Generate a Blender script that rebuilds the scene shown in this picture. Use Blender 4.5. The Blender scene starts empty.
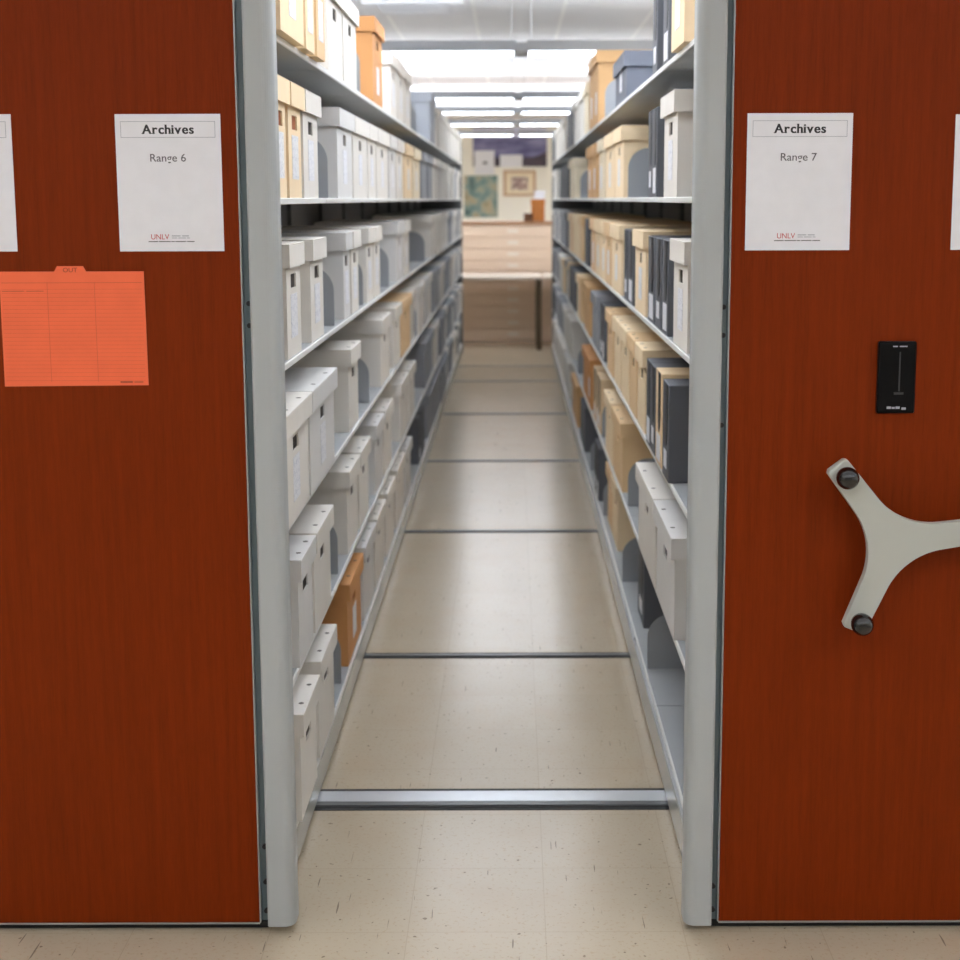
import bpy, bmesh, math, random
from mathutils import Vector, Matrix, noise
random.seed(7)
sc = bpy.context.scene
col = sc.collection
PI = math.pi
EYE = 1.605

# ---------------------------------------------------------------- materials
def lin(c):
    return tuple(((v/255)/12.92 if v/255 <= .04045 else ((v/255+.055)/1.055)**2.4) for v in c)

def mat(name, rgb, rough=.6, metal=0., spec=.5, emit=0., coat=0.):
    m = bpy.data.materials.new(name); m.use_nodes = True
    b = m.node_tree.nodes['Principled BSDF']
    b.inputs['Base Color'].default_value = (*lin(rgb), 1)
    b.inputs['Roughness'].default_value = rough
    b.inputs['Metallic'].default_value = metal
    b.inputs['Specular IOR Level'].default_value = spec
    if coat: b.inputs['Coat Weight'].default_value = coat; b.inputs['Coat Roughness'].default_value = .15
    if emit:
        b.inputs['Emission Color'].default_value = (*lin(rgb), 1)
        b.inputs['Emission Strength'].default_value = emit
    return m

class NT:
    def __init__(self, m): self.t = m.node_tree; self.b = self.t.nodes['Principled BSDF']
    def n(self, kind, **kw):
        x = self.t.nodes.new(kind)
        for k, v in kw.items():
            if k in x.inputs.keys(): x.inputs[k].default_value = v
            else: setattr(x, k, v)
        return x
    def l(self, a, b): self.t.links.new(a, b)

def mottled(name, rgb, rough=.7, amount=.02, scale=12., spec=.4):
    """paper / board with faint uneven tone"""
    m = mat(name, rgb, rough, spec=spec); t = NT(m)
    g = t.n('ShaderNodeNewGeometry'); no = t.n('ShaderNodeTexNoise', Scale=scale, Detail=4.)
    t.l(g.outputs['Position'], no.inputs['Vector'])
    r = t.n('ShaderNodeValToRGB'); e = r.color_ramp.elements
    c = lin(rgb)
    e[0].position = .3; e[0].color = (*[v*(1-amount) for v in c], 1)
    e[1].position = .7; e[1].color = (*[min(1, v*(1+amount)) for v in c], 1)
    t.l(no.outputs['Fac'], r.inputs['Fac']); t.l(r.outputs['Color'], t.b.inputs['Base Color'])
    return m

M = {}
M['white'] = mottled('archival_board_pale_grey', (222, 217, 208), .75)
M['white2'] = mottled('archival_board_cool_grey', (212, 210, 206), .75)
M['cream'] = mottled('archival_board_cream', (232, 218, 190), .75)
M['tan'] = mottled('archival_board_tan', (238, 214, 176), .72)
M['kraft'] = mottled('kraft_board_orange_brown', (206, 148, 92), .7)
M['tan2'] = mottled('archival_board_deep_tan', (228, 194, 148), .72)
M['navy'] = mottled('archival_board_blue_grey', (106, 110, 120), .7)
M['grey'] = mottled('archival_board_mid_grey', (150, 153, 158), .7)
M['kraft2'] = mottled('kraft_board_light_brown', (212, 170, 120), .7)
M['darkcase'] = mottled('buckram_dark_grey', (92, 94, 99), .6)
M['tancase'] = mottled('case_board_sand', (225, 198, 158), .65)
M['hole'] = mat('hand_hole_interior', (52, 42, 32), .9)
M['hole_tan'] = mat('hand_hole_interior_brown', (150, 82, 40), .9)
M['rivet'] = mat('rivet_dull', (84, 76, 66), .5)
M['black'] = mat('case_edge_black', (22, 22, 24), .5)
M['paper'] = mottled('paper_white', (226, 226, 230), .5, .02, 30)
M['ink'] = mat('ink_black', (34, 34, 38), .6)
M['ink_grey'] = mat('ink_grey', (92, 90, 94), .7)
M['ink_blue'] = mat('ink_pale_blue_grey', (165, 166, 175), .7)
M['ink_red'] = mat('ink_red', (190, 60, 70), .7)
M['shelf'] = mottled('shelf_enamel_grey', (158, 161, 162), .55, .03, 4, .5)
M['shelf_lip'] = mat('shelf_lip_enamel', (222, 222, 218), .4)
M['divider'] = mat('divider_grey', (110, 112, 114), .6)
M['bookend'] = mottled('bookend_enamel_grey', (148, 151, 154), .38, .03, 6)
M['post'] = mottled('bumper_post_grey', (166, 170, 170), .42, .015, 3)
M['slot'] = mat('slot_channel_blue_grey', (96, 110, 114), .5)
M['trim'] = mat('panel_edge_aluminium', (170, 172, 170), .35, metal=.4)
M['screw'] = mat('screw_black', (18, 18, 20), .4)
M['fascia'] = mat('carriage_fascia_satin', (176, 176, 170), .26, metal=.2)
M['alu'] = mottled('rail_aluminium', (205, 209, 213), .28, .08, 6, .5)
M['alu'].node_tree.nodes['Principled BSDF'].inputs['Metallic'].default_value = .45
M['groove_shade'] = mat('rail_groove_and_shade_black', (26, 25, 24), .7)  # rail grooves, and the painted shade under panels and carriages
M['rail_grey'] = mat('rail_dark_grey', (96, 98, 98), .35, metal=.3)
M['handle'] = mottled('crank_handle_grey', (178, 180, 172), .36, .02, 8)
M['knob'] = mat('knob_black_gloss', (14, 14, 16), .16, coat=.5)
M['plate'] = mat('lock_plate_black', (8, 8, 10), .35, spec=.15)
M['slot_dark'] = mat('slot_dark_grey', (52, 52, 54), .6)
M['orange'] = mottled('card_orange', (240, 108, 66), .6, .03, 20)
M['orange_ink'] = mat('card_ink_dark_orange', (206, 88, 52), .7)
M['orange_text'] = mat('card_text_brown', (150, 62, 36), .7)
M['housing'] = mat('fixture_housing_grey', (150, 153, 156), .5)
M['lens'] = mat('fixture_lens', (255, 253, 248), .5, emit=8.3)
M['tube'] = mat('fixture_upper_opening', (255, 253, 248), .5, emit=11.0)
for k_ in ('lens', 'tube'): M[k_].node_tree.nodes['Principled BSDF'].inputs['Emission Color'].default_value = (.93, 1., 1.11, 1)
M['wall'] = mottled('wall_paint_cream', (242, 238, 226), .85, .015, 1)
M['cabinet'] = mat('flat_file_enamel_beige', (222, 198, 174), .45)
M['cabinet_trim'] = mat('flat_file_cap_brown', (160, 118, 84), .5)
M['tabletop'] = mat('table_top_pale_laminate', (226, 214, 198), .35)
M['leg'] = mat('table_leg_dark_bronze', (78, 62, 38), .5)
M['brown'] = mottled('brown_cardboard', (176, 112, 56), .8, .15, 40)
M['darkbrown'] = mottled('dark_brown_board', (92, 62, 40), .8, .15, 40)
M['gold'] = mat('frame_wood_gold', (190, 152, 112), .5)
M['dark'] = mat('vent_dark', (70, 68, 64), .8)
M['vent'] = mat('vent_white', (232, 232, 236), .6)

# label with faint handwriting strokes (surface pattern of the sheet)
m = mat('label_paper_with_pencil', (226, 226, 228), .6); t = NT(m)
g = t.n('ShaderNodeNewGeometry'); w = t.n('ShaderNodeTexWave', wave_type='BANDS', bands_direction='Z', Scale=14., Distortion=9., Detail=3.)
w.inputs['Detail Scale'].default_value = 6.
t.l(g.outputs['Position'], w.inputs['Vector'])
r = t.n('ShaderNodeValToRGB'); e = r.color_ramp.elements
e[0].position = .0; e[0].color = (*lin((196, 197, 206)), 1); e[1].position = .16; e[1].color = (*lin((226, 226, 228)), 1)
t.l(w.outputs['Fac'], r.inputs['Fac']); t.l(r.outputs['Color'], t.b.inputs['Base Color'])
M['label'] = m

# cherry laminate: fine vertical grain
m = mat('cherry_laminate', (150, 62, 24), .5, spec=.1); t = NT(m)
g = t.n('ShaderNodeNewGeometry'); mp = t.n('ShaderNodeMapping'); mp.inputs['Scale'].default_value = (70, 70, 2.6)
n1 = t.n('ShaderNodeTexNoise', Scale=1., Detail=7., Roughness=.62)
t.l(g.outputs['Position'], mp.inputs['Vector']); t.l(mp.outputs['Vector'], n1.inputs['Vector'])
mp2 = t.n('ShaderNodeMapping'); mp2.inputs['Scale'].default_value = (330, 330, 22)
n2 = t.n('ShaderNodeTexNoise', Scale=1., Detail=3.)
t.l(g.outputs['Position'], mp2.inputs['Vector']); t.l(mp2.outputs['Vector'], n2.inputs['Vector'])
mx = t.n('ShaderNodeMath', operation='MULTIPLY_ADD'); mx.inputs[1].default_value = .35
t.l(n2.outputs['Fac'], mx.inputs[0]); 
mu = t.n('ShaderNodeMath', operation='MULTIPLY'); mu.inputs[1].default_value = .65
t.l(n1.outputs['Fac'], mu.inputs[0]); t.l(mu.outputs[0], mx.inputs[2])
r = t.n('ShaderNodeValToRGB'); e = r.color_ramp.elements
e[0].position = .34; e[0].color = (*lin((106, 35, 1)), 1); e[1].position = .64; e[1].color = (*lin((124, 43, 4)), 1)
t.l(mx.outputs[0], r.inputs['Fac']); t.l(r.outputs['Color'], t.b.inputs['Base Color'])
M['cherry'] = m

# vinyl composition floor tile: 12 inch tiles, specks, scuffs
m = mat('vinyl_floor_tile', (196, 180, 156), .2, spec=.5); t = NT(m)
g = t.n('ShaderNodeNewGeometry')
br = t.n('ShaderNodeTexBrick', offset=0., Scale=1.); br.inputs['Brick Width'].default_value = .305; br.inputs['Row Height'].default_value = .305
br.inputs['Mortar Size'].default_value = .0011; br.inputs['Mortar Smooth'].default_value = .2
br.inputs['Color1'].default_value = (*lin((180, 166, 144)), 1); br.inputs['Color2'].default_value = (*lin((177, 163, 141)), 1); br.inputs['Mortar'].default_value = (*lin((166, 152, 131)), 1)
off = t.n('ShaderNodeMapping'); off.inputs['Location'].default_value = (-.07, -.22, 0)
t.l(g.outputs['Position'], off.inputs['Vector']); t.l(off.outputs['Vector'], br.inputs['Vector'])
cur = br.outputs['Color']
def layer(cur, fac_socket, lo, hi, rgb, strength):
    r = t.n('ShaderNodeValToRGB'); e = r.color_ramp.elements
    e[0].position = lo; e[0].color = (0, 0, 0, 1); e[1].position = hi; e[1].color = (strength,)*3 + (1,)
    t.l(fac_socket, r.inputs['Fac'])
    mi = t.n('ShaderNodeMix', data_type='RGBA'); mi.inputs[7].default_value = (*lin(rgb), 1)
    t.l(r.outputs['Color'], mi.inputs[0]); t.l(cur, mi.inputs[6])
    return mi.outputs[2]
nz = t.n('ShaderNodeTexNoise', Scale=110., Detail=2.); t.l(g.outputs['Position'], nz.inputs['Vector'])
cur = layer(cur, nz.outputs['Fac'], .58, .7, (166, 146, 120), .7)
nz = t.n('ShaderNodeTexNoise', Scale=62., Detail=1.); t.l(g.outputs['Position'], nz.inputs['Vector'])
cur = layer(cur, nz.outputs['Fac'], .72, .76, (106, 90, 74), .75)
nz = t.n('ShaderNodeTexNoise', Scale=5., Detail=3.); t.l(g.outputs['Position'], nz.inputs['Vector'])
cur = layer(cur, nz.outputs['Fac'], .5, .75, (176, 157, 133), .5)
mp = t.n('ShaderNodeMapping'); mp.inputs['Scale'].default_value = (150, 8, 1); mp.inputs['Rotation'].default_value = (0, 0, .55)
t.l(g.outputs['Position'], mp.inputs['Vector'])
nz = t.n('ShaderNodeTexNoise', Scale=1., Detail=1.); t.l(mp.outputs['Vector'], nz.inputs['Vector'])
cur = layer(cur, nz.outputs['Fac'], .74, .765, (96, 84, 74), .7)
t.l(cur, t.b.inputs['Base Color'])
rr = t.n('ShaderNodeTexNoise', Scale=9., Detail=3.); t.l(g.outputs['Position'], rr.inputs['Vector'])
mr = t.n('ShaderNodeMapRange'); mr.inputs['To Min'].default_value = .17; mr.inputs['To Max'].default_value = .25
t.l(rr.outputs['Fac'], mr.inputs['Value']); t.l(mr.outputs['Result'], t.b.inputs['Roughness'])
M['floor'] = m

# lay-in ceiling: 2 x 4 ft panels in pale T-bars
m = mat('ceiling_panels', (205, 205, 208), .9, spec=.1); t = NT(m)
g = t.n('ShaderNodeNewGeometry'); off = t.n('ShaderNodeMapping'); off.inputs['Location'].default_value = (.255, -.1, 0)
br = t.n('ShaderNodeTexBrick', offset=0., Scale=1.); br.inputs['Brick Width'].default_value = .61; br.inputs['Row Height'].default_value = 1.22
br.inputs['Mortar Size'].default_value = .014; br.inputs['Mortar Smooth'].default_value = .1
br.inputs['Color1'].default_value = (*lin((240, 240, 243)), 1); br.inputs['Color2'].default_value = (*lin((238, 238, 241)), 1); br.inputs['Mortar'].default_value = (*lin((254, 254, 254)), 1)
t.l(g.outputs['Position'], off.inputs['Vector']); t.l(off.outputs['Vector'], br.inputs['Vector']); t.l(br.outputs['Color'], t.b.inputs['Base Color'])
M['ceiling'] = m

def picture_mat(name, stops, scale, seed, stretch=(1, 1, 1)):
    m = mat(name, (128, 128, 128), .4); t = NT(m)
    g = t.n('ShaderNodeTexCoord'); mp = t.n('ShaderNodeMapping'); mp.inputs['Location'].default_value = (seed, 0, seed); mp.inputs['Scale'].default_value = stretch
    no = t.n('ShaderNodeTexNoise', Scale=scale, Detail=4.)
    t.l(g.outputs['Object'], mp.inputs['Vector']); t.l(mp.outputs['Vector'], no.inputs['Vector'])
    r = t.n('ShaderNodeValToRGB')
    while len(r.color_ramp.elements) < len(stops): r.color_ramp.elements.new(.5)
    for el, (p, c) in zip(r.color_ramp.elements, stops): el.position = p; el.color = (*lin(c), 1)
    t.l(no.outputs['Fac'], r.inputs['Fac']); t.l(r.outputs['Color'], t.b.inputs['Base Color'])
    return m
M['sky_art'] = picture_mat('panorama_violet_sky', [(.3, (84, 80, 124)), (.5, (116, 114, 156)), (.7, (148, 146, 184))], 3., 3., (1, 1, 3))
M['pale_art'] = picture_mat('panorama_pale_upper_sky', [(.3, (176, 176, 206)), (.7, (206, 206, 226))], 3., 5., (1, 1, 3))
M['land_art'] = picture_mat('panorama_dark_land', [(.3, (44, 38, 54)), (.6, (70, 56, 70)), (.75, (100, 74, 80))], 6., 9., (1, 1, 3))
M['map_art'] = picture_mat('green_map_print', [(.3, (58, 70, 70)), (.42, (98, 130, 128)), (.52, (146, 156, 140)), (.6, (176, 158, 126)), (.72, (88, 112, 92))], 5., 5.)
M['small_art'] = picture_mat('small_picture_print', [(.35, (90, 66, 76)), (.5, (170, 140, 130)), (.65, (226, 210, 190))], 20., 2.)

# ---------------------------------------------------------------- mesh helpers
def mesh_obj(name, bm, m, parent=None, loc=None, smooth=False):
    me = bpy.data.meshes.new(name); bmesh.ops.recalc_face_normals(bm, faces=bm.faces[:]); bm.to_mesh(me); bm.free()
    mats = m if isinstance(m, (list, tuple)) else [m]
    for x in mats: me.materials.append(x)
    if smooth:
        for p in me.polygons: p.use_smooth = True
    o = bpy.data.objects.new(name, me); col.objects.link(o)
    if parent: o.parent = parent
    if loc is not None: o.location = loc
    return o

def box(bm, x0, x1, y0, y1, z0, z1, bevel=0., mi=0, seg=1):
    r = bmesh.ops.create_cube(bm, size=1.)
    vs = r['verts']
    for v in vs:
        v.co = Vector((x0 if v.co.x < 0 else x1, y0 if v.co.y < 0 else y1, z0 if v.co.z < 0 else z1))
    fs = set(f for v in vs for f in v.link_faces)
    for f in fs: f.material_index = mi
    if bevel:
        es = list(set(e for v in vs for e in v.link_edges))
        r2 = bmesh.ops.bevel(bm, geom=es, offset=bevel, segments=seg, affect='EDGES', profile=.5)
        for f in r2['faces']: f.material_index = mi

def BM(*boxes, bevel=0.):
    bm = bmesh.new()
    for b in boxes: box(bm, *b[:6], bevel=b[6] if len(b) > 6 else bevel)
    return bm

def prism(bm, pts, y0, y1, axis='Y'):
    """extrude a polygon given in (x, z) between y0 and y1"""
    f = [bm.verts.new((x, y0, z)) for x, z in pts]; b = [bm.verts.new((x, y1, z)) for x, z in pts]
    bm.faces.new(f); bm.faces.new(b[::-1])
    n = len(pts)
    for i in range(n): bm.faces.new((f[i], b[i], b[(i+1) % n], f[(i+1) % n]))

def prism_z(bm, pts, z0, z1):
    f = [bm.verts.new((x, y, z0)) for x, y in pts]; b = [bm.verts.new((x, y, z1)) for x, y in pts]
    bm.faces.new(f); bm.faces.new(b[::-1]); n = len(pts)
    for i in range(n): bm.faces.new((f[i], b[i], b[(i+1) % n], f[(i+1) % n]))

def empty(name, loc=(0, 0, 0)):
    o = bpy.data.objects.new(name, None); o.empty_display_size = .1; o.location = loc; col.objects.link(o); return o

def tag(o, label=None, cat=None, group=None, kind=None):
    if label: o['label'] = label
    if cat: o['category'] = cat
    if group: o['group'] = group
    if kind: o['kind'] = kind
    return o

def struct(name, bm, m):
    return tag(mesh_obj(name, bm, m), kind='structure')

def disc(bm, x, y, z, r, h, axis='Y', n=12):
    """short cylinder; axis along which it extends by h"""
    pts = [(r*math.cos(2*PI*i/n), r*math.sin(2*PI*i/n)) for i in range(n)]
    def P(a, b, d):
        return {'Y': (x+a, y+d, z+b), 'X': (x+d, y+a, z+b), 'Z': (x+a, y+b, z+d)}[axis]
    f = [bm.verts.new(P(a, b, 0)) for a, b in pts]; k = [bm.verts.new(P(a, b, h)) for a, b in pts]
    bm.faces.new(f); bm.faces.new(k[::-1])
    for i in range(n): bm.faces.new((f[i], k[i], k[(i+1) % n], f[(i+1) % n]))

def text_mesh(name, s, size, m, parent, x, y, z, bold=0., thick=.0003, shear=0., sx=1.):
    """flat lettering facing -Y, centred on x, baseline z"""
    cu = bpy.data.curves.new(name, 'FONT'); cu.body = s; cu.size = size; cu.align_x = 'CENTER'; cu.extrude = thick/2; cu.offset = bold; cu.shear = shear
    tmp = bpy.data.objects.new(name, cu); col.objects.link(tmp)
    dg = bpy.context.evaluated_depsgraph_get(); dg.update()
    me = bpy.data.meshes.new_from_object(tmp.evaluated_get(dg))
    bpy.data.objects.remove(tmp)
    for v in me.vertices: v.co = Vector((v.co.x*sx + x, y, 0)) + Vector((0, v.co.z, v.co.y + z))
    me.materials.clear(); me.materials.append(m)
    o = bpy.data.objects.new(name, me); col.objects.link(o); o.parent = parent
    return o

# ---------------------------------------------------------------- room shell
XL, XR, YB, YF, CZ = -5.0, 5.1, -4.0, 23.3, 2.875
struct('floor', BM((XL, XR, YB, YF, -.1, 0)), M['floor'])
struct('ceiling', BM((XL, XR, YB, YF, CZ, CZ+.1)), M['ceiling'])
struct('wall_left', BM((XL-.1, XL, YB, YF, 0, CZ)), M['wall'])
struct('wall_right', BM((XR, XR+.1, YB, YF, 0, CZ)), M['wall'])
struct('wall_back', BM((XL, XR, YF, YF+.1, 0, CZ)), M['wall'])
struct('wall_front', BM((XL, XR, YB-.1, YB, 0, CZ)), M['wall'])

# ---------------------------------------------------------------- floor rails
ordn = ['nearest', 'second', 'third', 'fourth', 'fifth', 'sixth', 'farthest']
rail_y = [3.67, 4.90, 6.82, 8.72, 10.68, 12.64, 13.79]
RX0, RX1 = -1.33, 1.23
for i, y in enumerate(rail_y):
    t_ = empty('floor_rail', (0, y, 0))
    if i == 0:
        tag(t_, 'broad aluminium floor rail across the aisle mouth, nearest of all the rails', 'floor rail', 'floor rails across the aisle')
        a, b = -.068, .070
        mesh_obj('groove', BM((RX0, RX1, a, a+.014, 0, .0012), (RX0, RX1, b-.018, b, 0, .0012), (RX0, RX1, a+.016, a+.024, 0, .0016)), M['groove_shade'], t_)
        mesh_obj('rail_plate', BM((RX0, RX1, a+.052, b-.020, 0, .004, .001)), M['alu'], t_)
        mesh_obj('rail_shoulder', BM((RX0, RX1, a+.026, a+.050, 0, .004, .001)), M['rail_grey'], t_)
    else:
        lab = 'narrow grey floor rail across the aisle, %s of the seven rails from the near end' % ordn[i] if i < 6 else 'narrow grey floor rail farthest down the aisle, close before the table'
        tag(t_, lab, 'floor rail', 'floor rails across the aisle')
        mesh_obj('groove', BM((RX0, RX1, -.030, -.012, 0, .0012), (RX0, RX1, .012, .030, 0, .0012)), M['groove_shade'], t_)
        mesh_obj('rail_plate', BM((RX0, RX1, -.011, .011, 0, .004)), M['rail_grey'], t_)

# ---------------------------------------------------------------- mobile ranges
ZT = [1.97, 1.609, 1.23, .855, .475, .12]           # shelf tops
Y_PANEL, Y0, PITCH, NSEC = 2.973, 3.012, .98, 12
joints = [Y0] + [4.06 + PITCH*k for k in range(NSEC)]
YEND = joints[-1]

def make_range(side):
    sg = -1 if side == 'left' else 1
    base_f = .5237 if sg < 0 else .409
    front = .5237 if sg < 0 else .421               # carriage face towards the aisle
    panel_in = .560 if sg < 0 else .450             # end panel edge towards the aisle
    post_in = .482 if sg < 0 else .375
    slot_in = post_in + .060
    depth = .832
    back = front + depth
    mid = (front + back)/2
    panel_out = 2*mid - panel_in
    X = lambda a, b: (sg*a, sg*b) if sg > 0 else (sg*b, sg*a)
    r = empty('mobile_shelving_range', (sg*mid, Y_PANEL, 0))
    inv = Matrix.Translation((-sg*mid, -Y_PANEL, 0))
    def add(name, bm, m, parent=r, smooth=False):
        bmesh.ops.transform(bm, matrix=inv, verts=bm.verts[:])
        return mesh_obj(name, bm, m, parent, smooth=smooth)
    add('end_panel', BM((*X(panel_in+.003, panel_out-.003), Y_PANEL, Y_PANEL+.028, .020, 2.32, .0012)), M['cherry'])
    for a, b in ((panel_in, panel_in+.0028), (panel_out-.0028, panel_out)):
        add('panel_edge_trim', BM((*X(a, b), Y_PANEL-.001, Y_PANEL+.028, .020, 2.32)), M['trim'])
    add('panel_edge_trim', BM((*X(panel_in+.003, panel_out-.003), Y_PANEL-.001, Y_PANEL+.028, .0165, .0198)), M['trim'])
    add('panel_shade_strip', BM((*X(slot_in+.004, 2*mid-slot_in-.004), Y_PANEL+.012, Y_PANEL+.034, .002, .0162)), M['groove_shade'])  # black strip added as the dark shadow band beneath the end panel
    for a, b in ((slot_in, panel_in), (panel_out, 2*mid-slot_in)):
        add('slot_channel', BM((*X(a, b), Y_PANEL+.010, Y_PANEL+.030, .020, 2.32)), M['slot'])
    # bumper posts with a rounded nose
    for inner in (True, False):
        a, b = (post_in, slot_in) if inner else (2*mid-slot_in, 2*mid-post_in)
        pts = []
        y_f, y_b = Y_PANEL-.022, Y_PANEL+.036
        ra, rb = (.024, .006) if inner else (.006, .024)
        for k in range(9):
            th = PI + k*PI/16; pts.append((a+ra+ra*math.cos(th), y_f+ra+ra*math.sin(th)))
        for k in range(9):
            th = 1.5*PI + k*PI/16; pts.append((b-rb+rb*math.cos(th), y_f+rb+rb*math.sin(th)))
        pts += [(b, y_b), (a, y_b)]
        bm = bmesh.new()
        prism_z(bm, [(sg*x, y) for x, y in pts], .021, 2.32)
        o = add('bumper_post', bm, M['post'])
    zs = (1.391, 1.345, .195, .113, .045) if sg < 0 else (1.381, 1.322, 1.132, .10, .045)
    xs = slot_in + (panel_in-slot_in)*.35
    for z in zs:
        bm = bmesh.new(); disc(bm, sg*xs, Y_PANEL+.0095, z, .0055, -.006)
        add('screw', bm, M['screw'])
    # carriage
    add('carriage_base', BM((*X(base_f+.0045, 2*mid-base_f-.0045), Y0+.2, YEND, .020, .1045)), M['shelf'])
    add('carriage_shade_strip', BM((*X(base_f+.014, 2*mid-base_f-.014), Y0+.2, YEND, .0075, .0198)), M['groove_shade'])  # black inset stands in for the shadow line between fascia and floor
    for a, b in ((base_f, base_f+.004), (2*mid-base_f-.004, 2*mid-base_f)):
        add('carriage_fascia', BM((*X(a, b), Y0+.16, YEND, .018, .1045)), M['fascia'])
    add('rear_end_panel', BM((*X(front-.01, back+.01), YEND+.002, YEND+.03, .018, 2.3, .002)), M['divider'])
    add('center_divider', BM((*X(mid-.003, mid+.003), Y0, YEND, .12, 2.25)), M['divider'])
    for y in joints:
        add('upright', BM((*X(mid-.02, mid+.02), max(Y0, y-.012), min(YEND, y+.012), .10, 2.28)), M['divider'])
    # shelves: one per section and level, copies share their mesh
    for wi, (ya, yb) in enumerate(zip(joints[:-1], joints[1:])):
        if wi < 2:
            w = yb - ya - .005
            bm = BM((*X(front+.0042, back-.0042), 0, w, -.010, 0))
            box(bm, *X(front-.002, front+.004), 0, w, -.015, 0, .0015, mi=1)
            box(bm, *X(back-.004, back+.002), 0, w, -.015, 0, .0015, mi=1)
            bmesh.ops.translate(bm, verts=bm.verts[:], vec=(-sg*mid, 0, 0))
            proto = mesh_obj('shelf', bm, [M['shelf'], M['shelf_lip']], r); first = True
        for z in ZT:
            if first: o = proto; first = False
            else: o = proto.copy(); col.objects.link(o); o.parent = r
            o.location = (0, ya+.0025-Y_PANEL, z)
    return r, sg, mid, add

rl, _, midl, addl = make_range('left')
tag(rl, 'left mobile shelving unit with cherry end panel bearing the Range 6 sign', 'shelving')
rr, _, midr, addr = make_range('right')
tag(rr, 'right mobile shelving unit with cherry end panel, crank handle and Range 7 sign', 'shelving')

# crank handle on the right unit
hx, hz = .7945, .8945
hy0, hy1 = Y_PANEL-.066, Y_PANEL-.046
angs = [math.radians(127.3), math.radians(247.3), math.radians(7.3)]
ctrl = []
for i, a in enumerate(angs):
    ux, uz = math.cos(a), math.sin(a); px, pz = -uz, ux
    R_, tip = .206, .025
    seq = [(R_-.006, -tip), (R_, -tip+.006), (R_, tip-.006), (R_-.006, tip)]
    for q, wv in seq: ctrl.append((q*ux+wv*px, q*uz+wv*pz, 'c'))
    WA, RF = .0275, .150                              # arm half width, fillet radius
    bis = a + math.radians(60)
    ccx, ccz = (WA+RF)/math.sin(math.radians(60))*math.cos(bis), (WA+RF)/math.sin(math.radians(60))*math.sin(bis)
    for k in range(13):
        # from the tangent on this arm to the tangent on the next one, passing nearest the hub
        ph = (a - PI/2) - math.radians(60)*(k/12)
        ctrl.append((ccx+RF*math.cos(ph), ccz+RF*math.sin(ph), 's'))
pts = [(hx+a, hz+b) for a, b, _ in ctrl]
bm = bmesh.new(); prism(bm, pts, hy0, hy1)
front_e = [e for e in bm.edges if abs(e.verts[0].co.y-hy0) < 1e-6 and abs(e.verts[1].co.y-hy0) < 1e-6]
bmesh.ops.bevel(bm, geom=front_e, offset=.004, segments=3, affect='EDGES', profile=.5)
disc(bm, hx, hy1, hz, .032, Y_PANEL-hy1, 'Y', 24)
handle = addr('crank_handle', bm, M['handle'])
for a in angs:
    kx, kz = hx+.180*math.cos(a), hz+.180*math.sin(a)
    bm = bmesh.new()
    prof = [(.0, -.058), (.011, -.057), (.018, -.051), (.0226, -.041), (.0232, -.032), (.0218, -.022), (.018, -.013), (.011, -.008), (.009, 0), (0, 0)]
    n = 28; rings = []
    for rad, yy in prof:
        if rad == 0: rings.append([bm.verts.new((kx, hy0+yy, kz))])
        else: rings.append([bm.verts.new((kx+rad*math.cos(2*PI*k/n), hy0+yy, kz+rad*math.sin(2*PI*k/n))) for k in range(n)])
    for A, B in zip(rings[:-1], rings[1:]):
        for k in range(n):
            if len(A) == 1: bm.faces.new((A[0], B[k], B[(k+1) % n]))
            elif len(B) == 1: bm.faces.new((A[k], B[0], A[(k+1) % n]))
            else: bm.faces.new((A[k], B[k], B[(k+1) % n], A[(k+1) % n]))
    o = addr('knob', bm, M['knob'], handle, smooth=True); o['label'] = 'glossy black ball knob'
# black lock plate
x0, x1, z0, z1 = .7625, .8420, 1.158, 1.3095
lp = addr('lock_plate', BM((x0, x1, Y_PANEL-.012, Y_PANEL, z0, z1, .003)), M['plate'])
lp['label'] = 'black recessed lock plate with tiny pale lettering'
yy = Y_PANEL-.0123
addr('lock_slot', BM((.806, .809, yy, yy+.0004, 1.205, 1.288), (.797, .817, yy, yy+.0004, 1.198, 1.203)), M['slot_dark'], lp)
addr('plate_lettering', BM((.783, .792, yy, yy+.0004, 1.168, 1.173), (.7935, .800, yy, yy+.0004, 1.168, 1.172), (.8015, .810, yy, yy+.0004, 1.168, 1.173), (.814, .823, yy, yy+.0004, 1.166, 1.171),
     (.792, .802, yy, yy+.0004, 1.298, 1.3005), (.806, .822, yy, yy+.0004, 1.298, 1.3005)), M['ink_blue'], lp)

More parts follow.
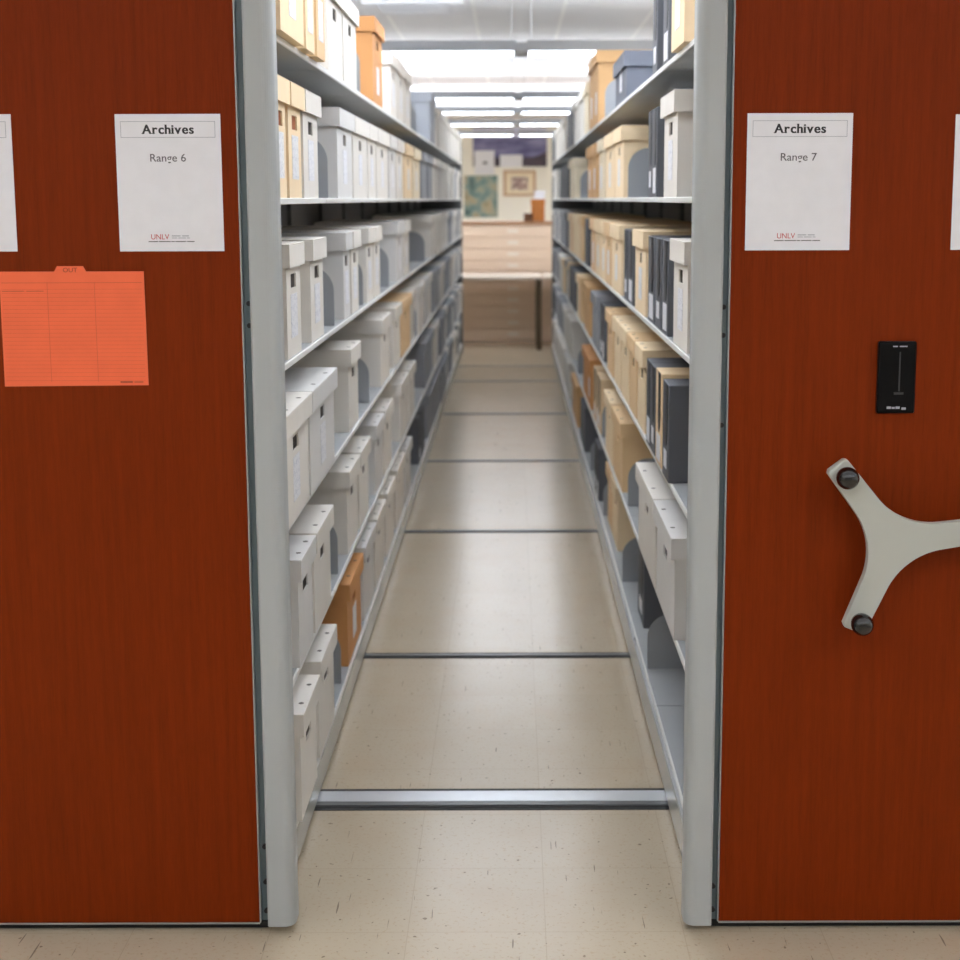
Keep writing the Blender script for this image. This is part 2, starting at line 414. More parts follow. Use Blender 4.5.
# ---------------------------------------------------------------- signs
def serif_heading(parent, x, y, z, size):
    """bold slab-serif word, letter by letter, one mesh"""
    word = 'Archives'; sx = 1.02; parts = []; pen = 0.
    for ch in word:
        o = text_mesh('letter', ch, size, M['ink'], parent, 0, 0, 0, bold=.0004, sx=sx)
        me = o.data; x0 = min(v.co.x for v in me.vertices); x1 = max(v.co.x for v in me.vertices); h = max(v.co.z for v in me.vertices)
        bpy.data.objects.remove(o); parts.append((me, pen-x0, pen, pen+x1-x0, h, ch)); pen += x1-x0+.0026
    bm = bmesh.new(); shift = x-(pen-.0026)/2; e = .0011
    for me, dx, a, b, h, ch in parts:
        for sh in (-.0005, .0005):
            tmp = me.copy()
            for v in tmp.vertices: v.co += Vector((dx+shift+sh, y-(.00005 if sh > 0 else 0), z))
            bm.from_mesh(tmp)
        a += shift; b += shift; c = (a+b)/2
        def bar(p, q, zz): box(bm, p, q, y-.0001, y+.0002, zz, zz+e)
        if ch == 'A': bar(a-.0012, a+.0042, z); bar(b-.0042, b+.0012, z)
        if ch == 'r': bar(a-.0012, a+.0046, z); bar(a-.0012, a+.0015, z+h-e)
        if ch == 'h': bar(a-.0012, a+.0040, z); bar(b-.0040, b+.0012, z); bar(a-.0012, a+.001, z+h-e)
        if ch == 'i': bar(a-.0013, b+.0013, z); bar(a-.0013, b, z+h*.66)
        if ch == 'v': bar(a-.0012, a+.0042, z+h-e); bar(b-.0042, b+.0012, z+h-e)
    return mesh_obj('heading', bm, M['ink'], parent)

def sign(cx, z0, z1, number, label, group=None):
    w = .2155; t_ = empty('range_sign', (cx, Y_PANEL-.001, z0)); tag(t_, label, 'sign', group)
    h = z1-z0
    bm = bmesh.new(); box(bm, -w/2, w/2, -.0009, 0, 0, h)
    mesh_obj('sheet', bm, M['paper'], t_)
    y = -.0012
    # framed heading
    a, b, c, d = -w/2+.011, w/2-.011, h-.0475, h-.0145
    e = .0011
    mesh_obj('heading_border', BM((a, b, y, y+.0003, c, c+e), (a, b, y, y+.0003, d-e, d), (a, a+e, y, y+.0003, c+e, d-e), (b-e, b, y, y+.0003, c+e, d-e)), M['ink_blue'], t_)
    serif_heading(t_, 0, y, h-.0395, .0262)
    text_mesh('range_number', 'Range %d' % number, .0222, M['ink_grey'], t_, -.002, y, h-.0955, sx=1.06, bold=.0001)
    text_mesh('logo', 'UNLV', .0155, M['ink_red'], t_, -.024, y, .0245, sx=.95)
    bars = []
    xx = .0005
    for ln in (.018, .014): bars.append((xx, xx+ln, y, y+.0003, .0305, .0325)); xx += ln+.003
    xx = .0005
    for ln in (.011, .016, .006): bars.append((xx, xx+ln, y, y+.0003, .0265, .0280)); xx += ln+.002
    mesh_obj('logo_lettering', BM(*bars), M['ink_blue'], t_)
    bars = []; xx = -.048
    for ln in (.020, .024, .007, .022, .016): bars.append((xx, xx+ln, y, y+.0003, .0190, .0208)); xx += ln+.0015
    mesh_obj('footer_lettering', BM(*bars), M['ink_grey'], t_)
    return t_
sign(-.7025, 1.5000, 1.7785, 6, 'white paper sign reading Archives, Range 6, on the left cherry panel')
sign(.5890, 1.4985, 1.7767, 7, 'white paper sign reading Archives, Range 7, on the right cherry panel')
sign(-1.1300, 1.5005, 1.7790, 5, 'white paper sign cut off by the left edge of the photo above the orange card')
sign(1.0140, 1.4985, 1.7735, 8, 'white paper sign cut off by the right edge of the photo beside Range 7')

# orange out card
oc = empty('out_card', (-.9125, Y_PANEL-.001, 1.219)); tag(oc, 'orange ruled OUT guide card with a top tab taped to the left cherry panel', 'card')
W2, H = .1505, .240
bm = bmesh.new(); prism(bm, [(-W2, 0), (W2, .002), (W2-.001, H), (.030, H), (.024, H+.011), (-.030, H+.011), (-.036, H), (-W2, H)], -.0012, 0)
mesh_obj('card', bm, M['orange'], oc)
y = -.0015; ln = []
for k in range(24): ln.append((-W2+.004, W2-.006, y, y+.0003, .012+k*.0083, .0125+k*.0083))
for x in (-.052, .046): ln.append((x-.0004, x+.0004, y, y+.0003, .010, H-.022))
ln.append((-W2+.004, W2-.006, y, y+.0003, H-.024, H-.0228))
mesh_obj('ruled_lines', BM(*ln), M['orange_ink'], oc)
mesh_obj('column_heading_marks', BM((-.146, -.100, y, y+.0003, H-.041, H-.0400), (-.096, -.060, y, y+.0003, H-.041, H-.0400), (.092, .118, y, y+.0003, .0075, .0105), (.121, .140, y, y+.0003, .0080, .0098)), M['orange_text'], oc)
text_mesh('tab_text', 'OUT', .0130, M['orange_text'], oc, -.003, y, H-.0015, sx=1.1)

# ---------------------------------------------------------------- cartons, cases and bookends
TABLE = [
('left', 0, 'T', 3.17, 3.543, 0.03, None),
('left', 0, 'T', 3.559, 3.736, 0.03, None),
('left', 0, 'T', 3.755, 3.943, 0.03, None),
('left', 0, 'W', 4.209, 4.6, 0, None),
('left', 0, 'W', 4.614, 5.01, 0, None),
('left', 0, 'B', 5.128, 0, 0, None),
('left', 0, 'K', 5.578, 6.005, 0, 0.325),
('left', 0, 'W', 6.346, 6.757, 0, None),
('left', 0, 'W', 6.786, 7.192, 0, None),
('left', 0, 'W', 7.226, 7.651, 0, None),
('left', 0, 'B', 8.111, 0, 0, None),
('left', 0, 'G', 9.407, 10.014, 0, 0.315),
('left', 1, 'T', 3.234, 3.42, 0, None),
('left', 1, 'T', 3.435, 3.663, 0, None),
('left', 1, 'W', 3.681, 3.974, 0, None),
('left', 1, 'B', 4.185, 0, 0, None),
('left', 1, 'W', 4.393, 4.818, 0, None),
('left', 1, 'W', 4.833, 5.316, 0, None),
('left', 1, 'W', 5.335, 5.647, 0, None),
('left', 1, 'W', 5.668, 6.192, 0, None),
('left', 1, 'W', 6.242, 6.618, 0, None),
('left', 1, 'W', 6.647, 7.042, 0, None),
('left', 1, 'T', 7.173, 7.674, 0, None),
('left', 1, 'C', 7.751, 8.34, 0, None),
('left', 1, 'G', 8.525, 9.025, 0, None),
('left', 1, 'G', 9.133, 9.588, 0, None),
('left', 2, 'W', 3.351, 3.592, 0, None),
('left', 2, 'W', 3.754, 4.025, 0, None),
('left', 2, 'B', 4.271, 0, 0, None),
('left', 2, 'W', 4.494, 4.69, 0, None),
('left', 2, 'W', 4.719, 4.952, 0, None),
('left', 2, 'B', 5.106, 0, 0, None),
('left', 2, 'W', 5.208, 5.472, 0, None),
('left', 2, 'W', 5.492, 5.764, 0, None),
('left', 2, 'B', 6.186, 0, 0, None),
('left', 2, 'W', 6.564, 6.988, 0, None),
('left', 2, 'W', 7.053, 7.397, 0, None),
('left', 2, 'B', 8.736, 0, 0, None),
('left', 2, 'W', 9.301, 9.907, 0, None),
('left', 3, 'W', 3.13, 3.566, 0.015, None),
('left', 3, 'W', 3.575, 4.089, 0.015, None),
('left', 3, 'W', 4.578, 4.881, 0, None),
('left', 3, 'B', 5.267, 0, 0, None),
('left', 3, 'W', 5.71, 6.135, 0, None),
('left', 3, 'W', 6.344, 6.746, 0, None),
('left', 3, 'T', 6.808, 7.416, 0, None),
('left', 3, 'B', 7.951, 0, 0, None),
('left', 4, 'W', 3.349, 3.611, 0.01, None),
('left', 4, 'W', 3.63, 3.983, 0.01, None),
('left', 4, 'B', 4.236, 0, 0, None),
('left', 4, 'W', 4.467, 4.795, 0, None),
('left', 4, 'W', 4.827, 5.172, 0, None),
('left', 4, 'W', 5.403, 5.745, 0, None),
('left', 4, 'W', 5.79, 6.183, 0, None),
('left', 4, 'W', 6.631, 7.147, 0, None),
('left', 4, 'W', 7.217, 7.668, 0, None),
('left', 4, 'G', 8.556, 9.192, 0, None),
('left', 5, 'W', 3.263, 3.553, 0.02, None),
('left', 5, 'W', 3.656, 4.001, 0.01, None),
('left', 5, 'B', 4.261, 0, 0, None),
('left', 5, 'K', 4.416, 4.841, 0, None),
('left', 5, 'W', 4.908, 5.312, 0, None),
('left', 5, 'W', 5.352, 5.739, 0, None),
('left', 5, 'W', 5.833, 6.238, 0, None),
('left', 5, 'W', 6.348, 6.828, 0, None),
('left', 5, 'W', 6.894, 7.311, 0, None),
('left', 5, 'D', 7.949, 8.127, 0, None),
('left', 5, 'D', 8.218, 8.505, 0, None),
('left', 5, 'G', 8.812, 9.375, 0, None),
('right', 0, 'T', 3.432, 3.727, 0.02, None),
('right', 0, 'D', 3.956, 4.109, 0, None),
('right', 0, 'D', 4.275, 4.409, 0, None),
('right', 0, 'N', 5.386, 5.973, 0, 0.175),
('right', 0, 'B', 6.668, 0, 0, None),
('right', 0, 'Q', 6.961, 7.756, 0.01, 0.335),
('right', 0, 'C', 8.044, 8.481, 0, None),
('right', 0, 'W', 8.597, 9.234, 0, None),
('right', 0, 'W', 9.373, 9.973, 0, None),
('right', 0, 'D', 10.303, 10.656, 0, None),
('right', 0, 'D', 10.748, 11.133, 0, None),
('right', 0, 'W', 11.44, 12.35, 0, None),
('right', 1, 'W', 3.716, 4.057, 0, None),
('right', 1, 'D', 4.252, 4.515, 0, None),
('right', 1, 'B', 5.317, 0, 0, None),
('right', 1, 'T', 5.499, 5.978, 0, None),
('right', 1, 'T', 6.007, 6.549, 0, None),
('right', 1, 'C', 6.691, 7.075, 0, None),
('right', 1, 'Q', 7.241, 7.644, 0, None),
('right', 1, 'Q', 7.692, 8.096, 0, None),
('right', 1, 'B', 9.01, 0, 0, None),
('right', 1, 'C', 9.763, 10.603, 0, None),
('right', 1, 'D', 10.981, 11.387, 0, None),
('right', 1, 'D', 11.602, 12.056, 0, None),
('right', 1, 'D', 12.297, 12.809, 0, None),
('right', 1, 'W', 13.662, 14.296, 0, None),
('right', 2, 'W', 3.452, 3.777, 0, None),
('right', 2, 'D', 3.899, 4.057, 0, None),
('right', 2, 'D', 4.084, 4.257, 0, None),
('right', 2, 'D', 4.272, 4.478, 0, None),
('right', 2, 'T', 4.545, 4.955, 0, None),
('right', 2, 'D', 5.038, 5.256, 0, None),
('right', 2, 'D', 5.279, 5.445, 0, None),
('right', 2, 'T', 5.571, 6.134, 0, None),
('right', 2, 'T', 6.165, 6.862, 0, None),
('right', 2, 'T', 6.901, 7.735, 0, None),
('right', 2, 'D', 8.042, 8.374, 0, None),
('right', 2, 'T', 8.611, 9.557, 0, None),
('right', 2, 'T', 9.633, 10.735, 0, None),
('right', 2, 'G', 11.334, 12.243, 0, None),
('right', 3, 'D', 3.734, 3.887, 0.012, None),
('right', 3, 'E', 3.933, 4.102, 0.01, None),
('right', 3, 'D', 4.137, 4.405, 0.008, None),
('right', 3, 'T', 4.526, 4.821, 0, None),
('right', 3, 'T', 4.841, 5.157, 0, None),
('right', 3, 'T', 5.18, 5.542, 0, None),
('right', 3, 'T', 5.568, 5.929, 0, None),
('right', 3, 'T', 5.989, 6.373, 0, None),
('right', 3, 'D', 6.583, 6.887, 0, None),
('right', 3, 'G', 7.049, 7.584, 0, None),
('right', 3, 'Q', 7.781, 8.437, 0, None),
('right', 3, 'T', 8.681, 9.356, 0, None),
('right', 3, 'D', 9.655, 10.143, 0, None),
('right', 3, 'D', 10.229, 10.681, 0, None),
('right', 4, 'W', 3.556, 4.033, 0.01, None),
('right', 4, 'W', 4.047, 4.632, 0.01, None),
('right', 4, 'B', 5.2, 0, 0, None),
('right', 4, 'T', 5.437, 5.934, 0, None),
('right', 4, 'T', 5.995, 6.457, 0, None),
('right', 4, 'B', 6.747, 0, 0, None),
('right', 4, 'E', 6.832, 7.164, 0, None),
('right', 4, 'E', 7.208, 7.435, 0, None),
('right', 4, 'K', 7.627, 8.503, 0, None),
('right', 4, 'B', 9.257, 0, 0, None),
('right', 4, 'W', 10.088, 10.819, 0, None),
('right', 4, 'W', 11.018, 11.894, 0, None),
('right', 5, 'B', 4.395, 0, 0, None),
('right', 5, 'D', 4.822, 5.063, -0.03, None),
('right', 5, 'B', 5.441, 0, 0, None),
('right', 5, 'T', 5.927, 6.571, -0.02, None),
('right', 5, 'B', 6.62, 0, 0, None),
('right', 5, 'D', 6.943, 7.292, 0, None),
('right', 5, 'B', 7.758, 0, 0, None),
('right', 5, 'D', 8.332, 8.833, 0, None),
('right', 5, 'Q', 9.25, 10.037, 0, None),
('right', 5, 'W', 10.576, 11.389, 0, None),
('right', 5, 'W', 11.611, 12.595, 0, None)]
SHELF = ['top shelf', 'second shelf', 'third shelf', 'fourth shelf', 'fifth shelf', 'bottom shelf']
LOOK = {'W': 'pale grey-white lidded carton', 'C': 'cream lidded carton', 'T': 'tan lidded carton', 'K': 'orange-brown kraft carton', 'Q': 'light brown kraft carton',
        'G': 'mid-grey lidded carton', 'N': 'blue-grey lidded carton', 'D': 'dark grey document case', 'E': 'sand-coloured document case'}
MATK = {'W': 'white', 'C': 'cream', 'T': 'tan', 'K': 'kraft', 'Q': 'kraft2', 'G': 'grey', 'N': 'navy', 'D': 'darkcase', 'E': 'tancase'}
ORD = ['first', 'second', 'third', 'fourth', 'fifth', 'sixth', 'seventh', 'eighth', 'ninth', 'tenth', 'eleventh', 'twelfth', 'thirteenth',
       'fourteenth', 'fifteenth', 'sixteenth', 'seventeenth', 'eighteenth', 'nineteenth', 'twentieth'] + ['twenty-'+x for x in
       ('first', 'second', 'third', 'fourth', 'fifth', 'sixth', 'seventh', 'eighth', 'ninth')] + ['thirtieth'] + ['thirty-'+x for x in
       ('first', 'second', 'third', 'fourth', 'fifth', 'sixth', 'seventh', 'eighth', 'ninth')] + ['fortieth', 'forty-first', 'forty-second', 'forty-third', 'forty-fourth', 'forty-fifth']
CH, LH, OV, CD = .272, .056, .011, .36       # carton height, lid height, lid overhang, depth
cache = {}
def part(key, name, build, m, parent):
    """part mesh built once per key, then shared"""
    if key not in cache:
        o = mesh_obj(name, build(), m, parent); cache[key] = o
        return o
    o = cache[key].copy(); o.name = name; col.objects.link(o); o.parent = parent; return o

def carton_body(w, sg):
    """open hand hole in the front board; origin at front bottom centre, +x*sg goes away from the aisle"""
    bm = bmesh.new(); h = CH-.006; t = .004
    hw, z0, z1 = min(.042, w*.24), CH-LH-.052, CH-LH-.018
    X = lambda a, b: (sg*a, sg*b) if sg > 0 else (sg*b, sg*a)
    a = -w/2; b = w/2
    for (y0, y1, q0, q1) in ((a, -hw, 0, h), (hw, b, 0, h), (-hw, hw, 0, z0), (-hw, hw, z1, h)): box(bm, *X(0, t), y0, y1, q0, q1)
    box(bm, *X(t, CD), a, a+t, 0, h); box(bm, *X(t, CD), b-t, b, 0, h)
    box(bm, *X(CD-t, CD), a+t, b-t, 0, h); box(bm, *X(t, CD-t), a+t, b-t, 0, t)
    bmesh.ops.remove_doubles(bm, verts=bm.verts[:], dist=1e-5)
    return bm
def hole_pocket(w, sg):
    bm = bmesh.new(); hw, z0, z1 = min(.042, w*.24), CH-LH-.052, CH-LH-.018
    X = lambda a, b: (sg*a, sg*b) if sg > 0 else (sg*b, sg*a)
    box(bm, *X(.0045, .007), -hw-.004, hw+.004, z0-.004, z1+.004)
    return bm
def carton_lid(w, sg):
    X = lambda a, b: (sg*a, sg*b) if sg > 0 else (sg*b, sg*a)
    bm = bmesh.new(); t = .003; a, b = -w/2-OV, w/2+OV; z0, z1 = CH-LH, CH
    box(bm, *X(-OV, CD+OV), a, b, z1-t, z1, bevel=.0012)
    box(bm, *X(-OV, -OV+t), a, b, z0, z1-t); box(bm, *X(CD+OV-t, CD+OV), a, b, z0, z1-t)
    box(bm, *X(-OV+t, CD+OV-t), a, a+t, z0, z1-t); box(bm, *X(-OV+t, CD+OV-t), b-t, b, z0, z1-t)
    return bm
def far_carton(w, sg):
    X = lambda a, b: (sg*a, sg*b) if sg > 0 else (sg*b, sg*a)
    bm = bmesh.new(); box(bm, *X(0, CD), -w/2, w/2, 0, CH-.01); box(bm, *X(-OV, CD+OV), -w/2-OV, w/2+OV, CH-LH, CH)
    return bm
def label_bm(w, sg, z0, z1):
    X = lambda a, b: (sg*a, sg*b) if sg > 0 else (sg*b, sg*a)
    return BM((*X(-.0012, -.0002), -w/2, w/2, z0, z1))
def rivets(w, sg):
    bm = bmesh.new()
    for y in (-w*.25, w*.25): disc(bm, sg*.006, y, CH-.0001, .0065, .0008, 'Z', 10)
    return bm
def case_body(w, sg, h):
    X = lambda a, b: (sg*a, sg*b) if sg > 0 else (sg*b, sg*a)
    return BM((*X(0, .335), -w/2, w/2, 0, h, .002))

def carton(side, k, kind, ya, yb, pro, idx, far=False, tall=None):
    global CH
    CH = tall or .272
    sg = -1 if side == 'left' else 1
    base = .53 if sg < 0 else .425
    x = sg*(base-pro); w = round(yb-ya-2*OV-.003, 2); yc = (ya+yb)/2
    look = LOOK[kind]
    lab = '%s, %s box from the near end of the %s %s' % (look, ORD[idx], side, SHELF[k])
    grp = 'archive boxes on the %s %s' % (side, SHELF[k])
    m = M[MATK[kind]]
    if kind == 'W' and (k >= 1 and (idx*7+k*3) % 4 == 0): m = M['white2']
    if kind == 'T' and idx % 3 == 2: m = M['tan2']
    if kind in 'DE':
        w = round(yb-ya-.006, 2); h = .262 if kind == 'D' else .268
        if far:
            o = part(('case', w, sg, kind), 'document_case', lambda: case_body(w, sg, h), m, None)
            o.location = (x, yc, ZT[k]); tag(o, lab, 'box', grp); return o
        t_ = empty('document_case', (x, yc, ZT[k])); tag(t_, lab, 'box', grp)
        part(('case_body', w, sg, kind), 'case_body', lambda: case_body(w, sg, h), m, t_)
        def edge():
            bm = bmesh.new(); X = lambda a, b: (sg*a, sg*b) if sg > 0 else (sg*b, sg*a)
            pts = [(-w*.32, h-.002), (w*.02, h-.002), (w*.02, h*.46), (-w*.04, h*.39), (-w*.16, h*.36), (-w*.27, h*.42), (-w*.32, h*.52)]
            f = [bm.verts.new((sg*-.0016, a, b)) for a, b in pts]; g_ = [bm.verts.new((sg*-.0002, a, b)) for a, b in pts]
            bm.faces.new(f); bm.faces.new(g_[::-1]); n = len(pts)
            for i in range(n): bm.faces.new((f[i], g_[i], g_[(i+1) % n], f[(i+1) % n]))
            return bm
        e_ = part(('case_edge', w, sg, kind), 'spine_flap', edge, M['black'], t_); e_['label'] = 'black spine flap'
        l_ = part(('case_label', w, sg, idx % 2), 'spine_label', lambda: label_bm(w*(.6 if idx % 2 else .45), sg, *((.012, h*.33) if idx % 2 else (.03, h*.30))), M['paper'], t_); l_['label'] = 'white spine label'
        return t_
    if far:
        o = part(('far', w, sg, m.name, CH), 'storage_carton', lambda: far_carton(w, sg), m, None)
        o.location = (x, yc, ZT[k]); tag(o, lab, 'box', grp); return o
    t_ = empty('storage_carton', (x, yc, ZT[k])); tag(t_, lab, 'box', grp)
    part(('body', w, sg, m.name, CH), 'carton_body', lambda: carton_body(w, sg), m, t_)
    part(('lid', w, sg, m.name, CH), 'lid', lambda: carton_lid(w, sg), m, t_)
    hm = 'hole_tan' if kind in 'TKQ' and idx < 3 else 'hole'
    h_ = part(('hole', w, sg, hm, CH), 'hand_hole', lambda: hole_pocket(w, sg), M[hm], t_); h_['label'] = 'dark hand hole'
    if k <= 2 or (k == 3 and idx < 2) or kind == 'K':
        l_ = part(('label', w, sg), 'paper_label', lambda: label_bm(min(.10, w*.55), sg, .045, .150), M['label'], t_); l_['label'] = 'white paper label'
    if k >= 3:
        part(('rivet', w, sg, CH), 'rivet_pair', lambda: rivets(w, sg), M['rivet'], t_)
    return t_

bk_count = {}
def bookend(side, k, y):
    sg = -1 if side == 'left' else 1
    x0 = (.532 if sg < 0 else .427)
    t_ = empty('bookend', (sg*x0, y, ZT[k]))
    i = bk_count.get((side, k), 0); bk_count[(side, k)] = i+1
    tag(t_, 'grey round-cornered metal bookend, %s bookend from the near end of the %s %s' % (ORD[i], side, SHELF[k]), 'bookend', 'metal bookends between the boxes')
    def plate():
        bm = bmesh.new(); H_, R_, D_ = .180, .075, .235
        pts = [(D_, .0015), (0, .0015), (0, H_-R_)] + [(R_-R_*math.cos(a*PI/20), H_-R_+R_*math.sin(a*PI/20)) for a in range(1, 10)] + [(R_, H_)]
        pts += [(D_-.06, H_)] + [(D_-.06+.06*math.sin(a*PI/20), H_-.06+.06*math.cos(a*PI/20)) for a in range(1, 10)] + [(D_, H_-.06)]
        prism(bm, [(sg*a, b) for a, b in pts], 0, .0016)
        return bm
    part(('plate', sg), 'upright_plate', plate, M['bookend'], t_)
    def foot():
        X = lambda a, b: (sg*a, sg*b) if sg > 0 else (sg*b, sg*a)
        return BM((*X(.002, .20), 0, .075, .0, .0012))
    part(('foot', sg), 'foot_plate', foot, M['bookend'], t_)
    def stud():
        bm = bmesh.new(); disc(bm, sg*.058, 0, .115, .011, -.002, 'Y', 16); disc(bm, sg*.058, -.002, .115, .006, -.002, 'Y', 12); return bm
    part(('stud', sg), 'stud', stud, M['bookend'], t_)

FILL = {('left', 0): 'WWWWWWG', ('left', 1): 'WWWWWG', ('left', 2): 'WWGWGW', ('left', 3): 'WGWGG', ('left', 4): 'WGGWG', ('left', 5): 'GGWDG',
        ('right', 0): 'WWWWDG', ('right', 1): 'WWDWG', ('right', 2): 'GWGDW', ('right', 3): 'GWDGT', ('right', 4): 'GWGDG', ('right', 5): 'GWGDW'}
for side in ('left', 'right'):
    for k in range(6):
        rows = [r for r in TABLE if r[0] == side and r[1] == k]
        idx = 0; last = 3.05
        for (_, _, kind, ya, yb, pro, tall) in rows:
            if kind == 'B': bookend(side, k, ya); continue
            ya = max(ya, last)
            span = yb-ya
            if kind in 'DE': n = max(1, round(span/.17))
            else: n = max(1, round(span/.42))
            for j in range(n):
                a = ya+span*j/n; b = ya+span*(j+1)/n
                carton(side, k, kind, a, b, pro, idx, far=(a > 8.0), tall=tall); idx += 1
            last = yb+.002
        y = last+.03
        while y < YEND-.16:
            kind = random.choice(FILL[(side, k)])
            w = random.choice((.16, .18)) if kind == 'D' else random.choice((.37, .40, .40, .31))
            if y+w > YEND-.02: w = YEND-.02-y
            if w < .13: break
            carton(side, k, kind, y, y+w, random.choice((0, 0, .008, -.01)), idx, far=True); idx += 1
            y += w+.004
            if random.random() < .16 and y < YEND-.5 and k > 0:
                bookend(side, k, y+.012); y += .10

# wire label clip on the bottom right shelf lip
bm = bmesh.new()
pts3 = [Vector((.4165, 4.72+.030*math.cos(a), .108+.010*math.sin(a))) for a in [2*PI*i/20 for i in range(21)]]
for A, B in zip(pts3[:-1], pts3[1:]):
    d = B-A; q = Vector((0, 0, 1)).rotation_difference(d.normalized())
    r_ = bmesh.ops.create_cone(bm, segments=6, radius1=.0012, radius2=.0012, depth=d.length*1.1, cap_ends=True, matrix=Matrix.Translation((A+B)/2) @ q.to_matrix().to_4x4())
o = mesh_obj('wire_clip', bm, M['screw']); tag(o, 'thin wire loop clipped on the edge of the right bottom shelf', 'clip')

# ---------------------------------------------------------------- lights and diffuser
def fixture(x0, x1, y, label):
    cx = (x0+x1)/2; L2 = (x1-x0)/2; z = 2.455
    t_ = empty('ceiling_light', (cx, y, z)); tag(t_, label, 'light', 'suspended linear lights')
    W = .15
    bm = bmesh.new()
    for s_ in (-1, 1): box(bm, -L2, L2, *( (s_*W-.006, s_*W+.006)), 0, .062)
    for s_ in (-1, 1): box(bm, s_*L2-.006, s_*L2+.006, -W+.006, W-.006, 0, .062)
    mesh_obj('housing', bm, M['housing'], t_)
    mesh_obj('lens', BM((-L2+.007, L2-.007, -W+.0065, W-.0065, .002, .008)), M['lens'], t_)
    mesh_obj('upper_diffuser', BM((-L2+.007, L2-.007, -W+.0065, W-.0065, .052, .058)), M['tube'], t_)
    for q in (-L2+.02, L2-.02):
        bm = bmesh.new(); disc(bm, q, 0, .058, .0012, CZ-z-.058, 'Z', 6); mesh_obj('hanger_rod', bm, M['housing'], t_)
    return t_
rows_y = [.35, 3.4, 4.8, 6.1, 8.66, 12.6, 14.6, 16.9, 19.7]
names = {4: 'nearest visible', 5: 'second visible', 6: 'third visible', 7: 'fourth visible', 8: 'farthest visible'}
for i, y in enumerate(rows_y):
    for j, (a, b) in enumerate(((-4.75, -2.40), (-2.345, .020), (.096, 2.48), (2.55, 4.85))):
        if i >= 4:
            side_ = ['far left', 'left', 'right', 'far right'][j]
            lab = '%s white suspended light fixture of the %s row over the aisle' % (side_, names[i])
        else:
            lab = 'suspended light fixture above the camera, row %s, position %s' % (ORD[i], ORD[j])
        t_ = fixture(a, b, y, lab)
        if j == 1 and 4 <= i < 8:
            mesh_obj('connector', BM((1.1825+.006, 1.1825+.070, -.158, .158, -.004, .05)), M['housing'], t_)

vt = empty('air_diffuser', (-.64, 9.80, CZ-.001)); tag(vt, 'square white ceiling air diffuser with dark slots above the left shelves', 'air vent')
mesh_obj('frame', BM((-.33, .33, -.30, -.24, -.016, 0), (-.33, .33, .24, .30, -.016, 0), (-.33, -.24, -.24, .24, -.016, 0), (.24, .33, -.24, .24, -.016, 0)), M['vent'], vt)
mesh_obj('slot_face', BM((-.239, .239, -.239, .239, -.006, 0)), M['dark'], vt)
for q in range(5): mesh_obj('louver', BM((-.238, .238, -.20+q*.1, -.17+q*.1, -.014, -.0065)), M['vent'], vt)

# ---------------------------------------------------------------- far end of the room
def table(x0, x1, label, inset=0.):
    t_ = empty('work_table', ((x0+x1)/2, 15.62, 0)); tag(t_, label, 'table')
    w = (x1-x0)/2
    mesh_obj('tabletop', BM((-w, w, -.37, .37, .755, .790, .003)), M['tabletop'], t_)
    for sx in (-1, 1):
        for sy in (-1, 1):
            mesh_obj('leg', BM((sx*(w-.055) if sx > 0 else -w+inset, w if sx > 0 else -w+.055+inset, sy*.33-.025, sy*.33+.025, 0, .7545)), M['leg'], t_)
    mesh_obj('apron', BM((-w+.06, w-.06, .33, .35, .67, .7545)), M['cabinet'], t_)
table(-1.35, .315, 'pale-topped work table with a dark leg across the far end of the aisle')
table(.335, 1.6, 'pale-topped work table continuing to the right behind the right shelves', .3)

def flat_file(x0, x1, label):
    t_ = empty('flat_file_cabinet', ((x0+x1)/2, 16.08, 0)); tag(t_, label, 'cabinet')
    w = (x1-x0)/2
    mesh_obj('carcass', BM((-w, w, .02, .70, .0, 1.325)), M['cabinet'], t_)
    mesh_obj('cap', BM((-w, w, -.005, .70, 1.3255, 1.352)), M['cabinet_trim'], t_)
    n = 10; h = 1.28/n
    for q in range(n):
        z = .035+q*h
        dr = mesh_obj('drawer', BM((-w+.02, w-.02, 0, .0195, z, z+h-.008, .002)), M['cabinet'], t_)
        for hx_ in (-w*.45, w*.45):
            mesh_obj('label_holder', BM((hx_-.06, hx_+.06, -.006, -.0005, z+h*.35, z+h*.65)), M['tabletop'], dr)
flat_file(-1.40, .545, 'beige flat file cabinet of shallow drawers behind the work table')
flat_file(.56, 1.7, 'beige flat file cabinet at right, mostly hidden behind the right shelves')

o = mesh_obj('cardboard_box', BM((-.075, .075, -.10, .10, 0, .235, .003), (-.08, .08, -.105, .105, .19, .25, .003)), M['brown'], None, (.295, 16.42, 1.3525))
tag(o, 'upright orange-brown cardboard box on top of the beige cabinet', 'box')
o = mesh_obj('small_box', BM((-.05, .05, -.07, .07, 0, .085, .002), (-.053, .053, -.073, .073, .06, .092, .002)), M['darkbrown'], None, (.185, 16.33, 1.3525))
tag(o, 'small dark brown box left of the orange-brown box on the cabinet', 'box')
o = mesh_obj('white_carton', BM((-.06, .06, -.09, .09, 0, .09, .002), (-.063, .063, -.093, .093, .065, .095, .002)), M['paper'], None, (.315, 16.42, 1.603))
tag(o, 'small white carton on top of the orange-brown cardboard box', 'box')

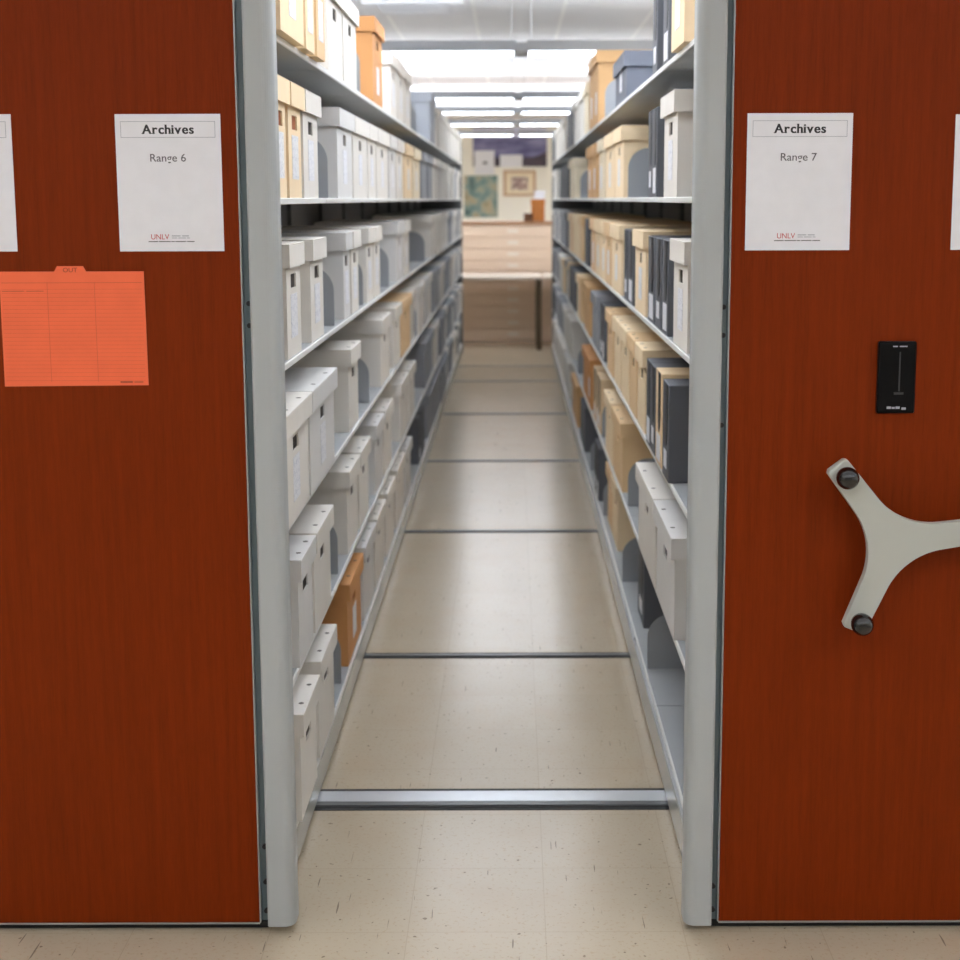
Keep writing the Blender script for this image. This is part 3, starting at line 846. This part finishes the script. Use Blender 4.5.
def wall_y(d): return YF-d
pn = empty('panorama_print', (0, YF-.001, 0)); tag(pn, 'wide panorama print of a violet sky over dark land, high on the far wall', 'picture')
mesh_obj('upper_sky_area', BM((-.62, .56, -.022, 0, 2.5855, 2.74)), M['pale_art'], pn)
mesh_obj('sky_area', BM((-.62, .56, -.022, 0, 2.27, 2.585)), M['sky_art'], pn)
bm = bmesh.new(); prism(bm, [(-.62, 2.12), (.56, 2.12), (.56, 2.36), (.44, 2.30), (.2, 2.235), (-.2, 2.25), (-.62, 2.30)], -.026, -.0225)
mesh_obj('land_area', bm, M['land_art'], pn)
mesh_obj('backing_board', BM((-.62, .56, -.0215, 0, 2.12, 2.2695)), M['land_art'], pn)
ps = empty('poster', (-.43, YF-.03, 2.0)); tag(ps, 'white poster with a small dark emblem overlapping the left of the panorama', 'poster')
mesh_obj('sheet', BM((-.17, .15, -.006, 0, 0, .375)), M['paper'], ps)
mesh_obj('emblem', BM((-.035, .035, -.0075, -.0065, .16, .20)), M['ink_grey'], ps)
ps = mesh_obj('blank_sheet', BM((-.19, .17, -.006, 0, 0, .19)), M['paper'], None, (0, YF-.03, 2.115)); tag(ps, 'plain white sheet overlapping the panorama right of the emblem poster', 'paper')
o = mesh_obj('map_print', BM((-.27, .27, -.012, 0, 0, .67)), M['map_art'], None, (-.50, YF-.001, 1.31)); tag(o, 'green and teal map print hanging low on the left of the far wall', 'picture')
fr = empty('framed_picture', (.125, YF-.001, 1.65)); tag(fr, 'small picture in a gold-brown frame on the cream far wall', 'picture')
mesh_obj('frame', BM((-.26, .26, -.03, 0, 0, .035), (-.26, .26, -.03, 0, .375, .41), (-.26, -.22, -.03, 0, .0355, .3745), (.22, .26, -.03, 0, .0355, .3745)), M['gold'], fr)
mesh_obj('mat_board', BM((-.2195, .2195, -.012, 0, .0355, .3745)), M['cream'], fr)
mesh_obj('print', BM((-.13, .13, -.014, -.0125, .10, .30)), M['small_art'], fr)

# ---------------------------------------------------------------- world, camera, output look
w = bpy.data.worlds.new('World'); sc.world = w; w.use_nodes = True
w.node_tree.nodes['Background'].inputs[0].default_value = (1, 1, 1, 1); w.node_tree.nodes['Background'].inputs[1].default_value = .0
cd = bpy.data.cameras.new('Camera'); cam = bpy.data.objects.new('Camera', cd); col.objects.link(cam); sc.camera = cam
cd.sensor_width = 36; cd.lens = 1430*36/960
cd.shift_x = -32.5/960; cd.shift_y = -75.5/960
cam.location = (0, 0, EYE)
cam.rotation_euler = (Matrix.Rotation(PI/2-math.radians(8.178), 3, 'X') @ Matrix.Rotation(-.0028, 3, 'Z')).to_euler()
cd.dof.use_dof = True; cd.dof.focus_distance = 3.1; cd.dof.aperture_fstop = cd.lens/1000/(.0125)
cd.clip_end = 100
sc.cycles.max_bounces = 12; sc.cycles.diffuse_bounces = 8; sc.cycles.glossy_bounces = 4
sc.cycles.sample_clamp_indirect = 8
sc.view_settings.view_transform = 'Standard'; sc.view_settings.look = 'None'
sc.view_settings.gamma = 1; sc.view_settings.use_curve_mapping = False
sc.view_settings.exposure = -0.13
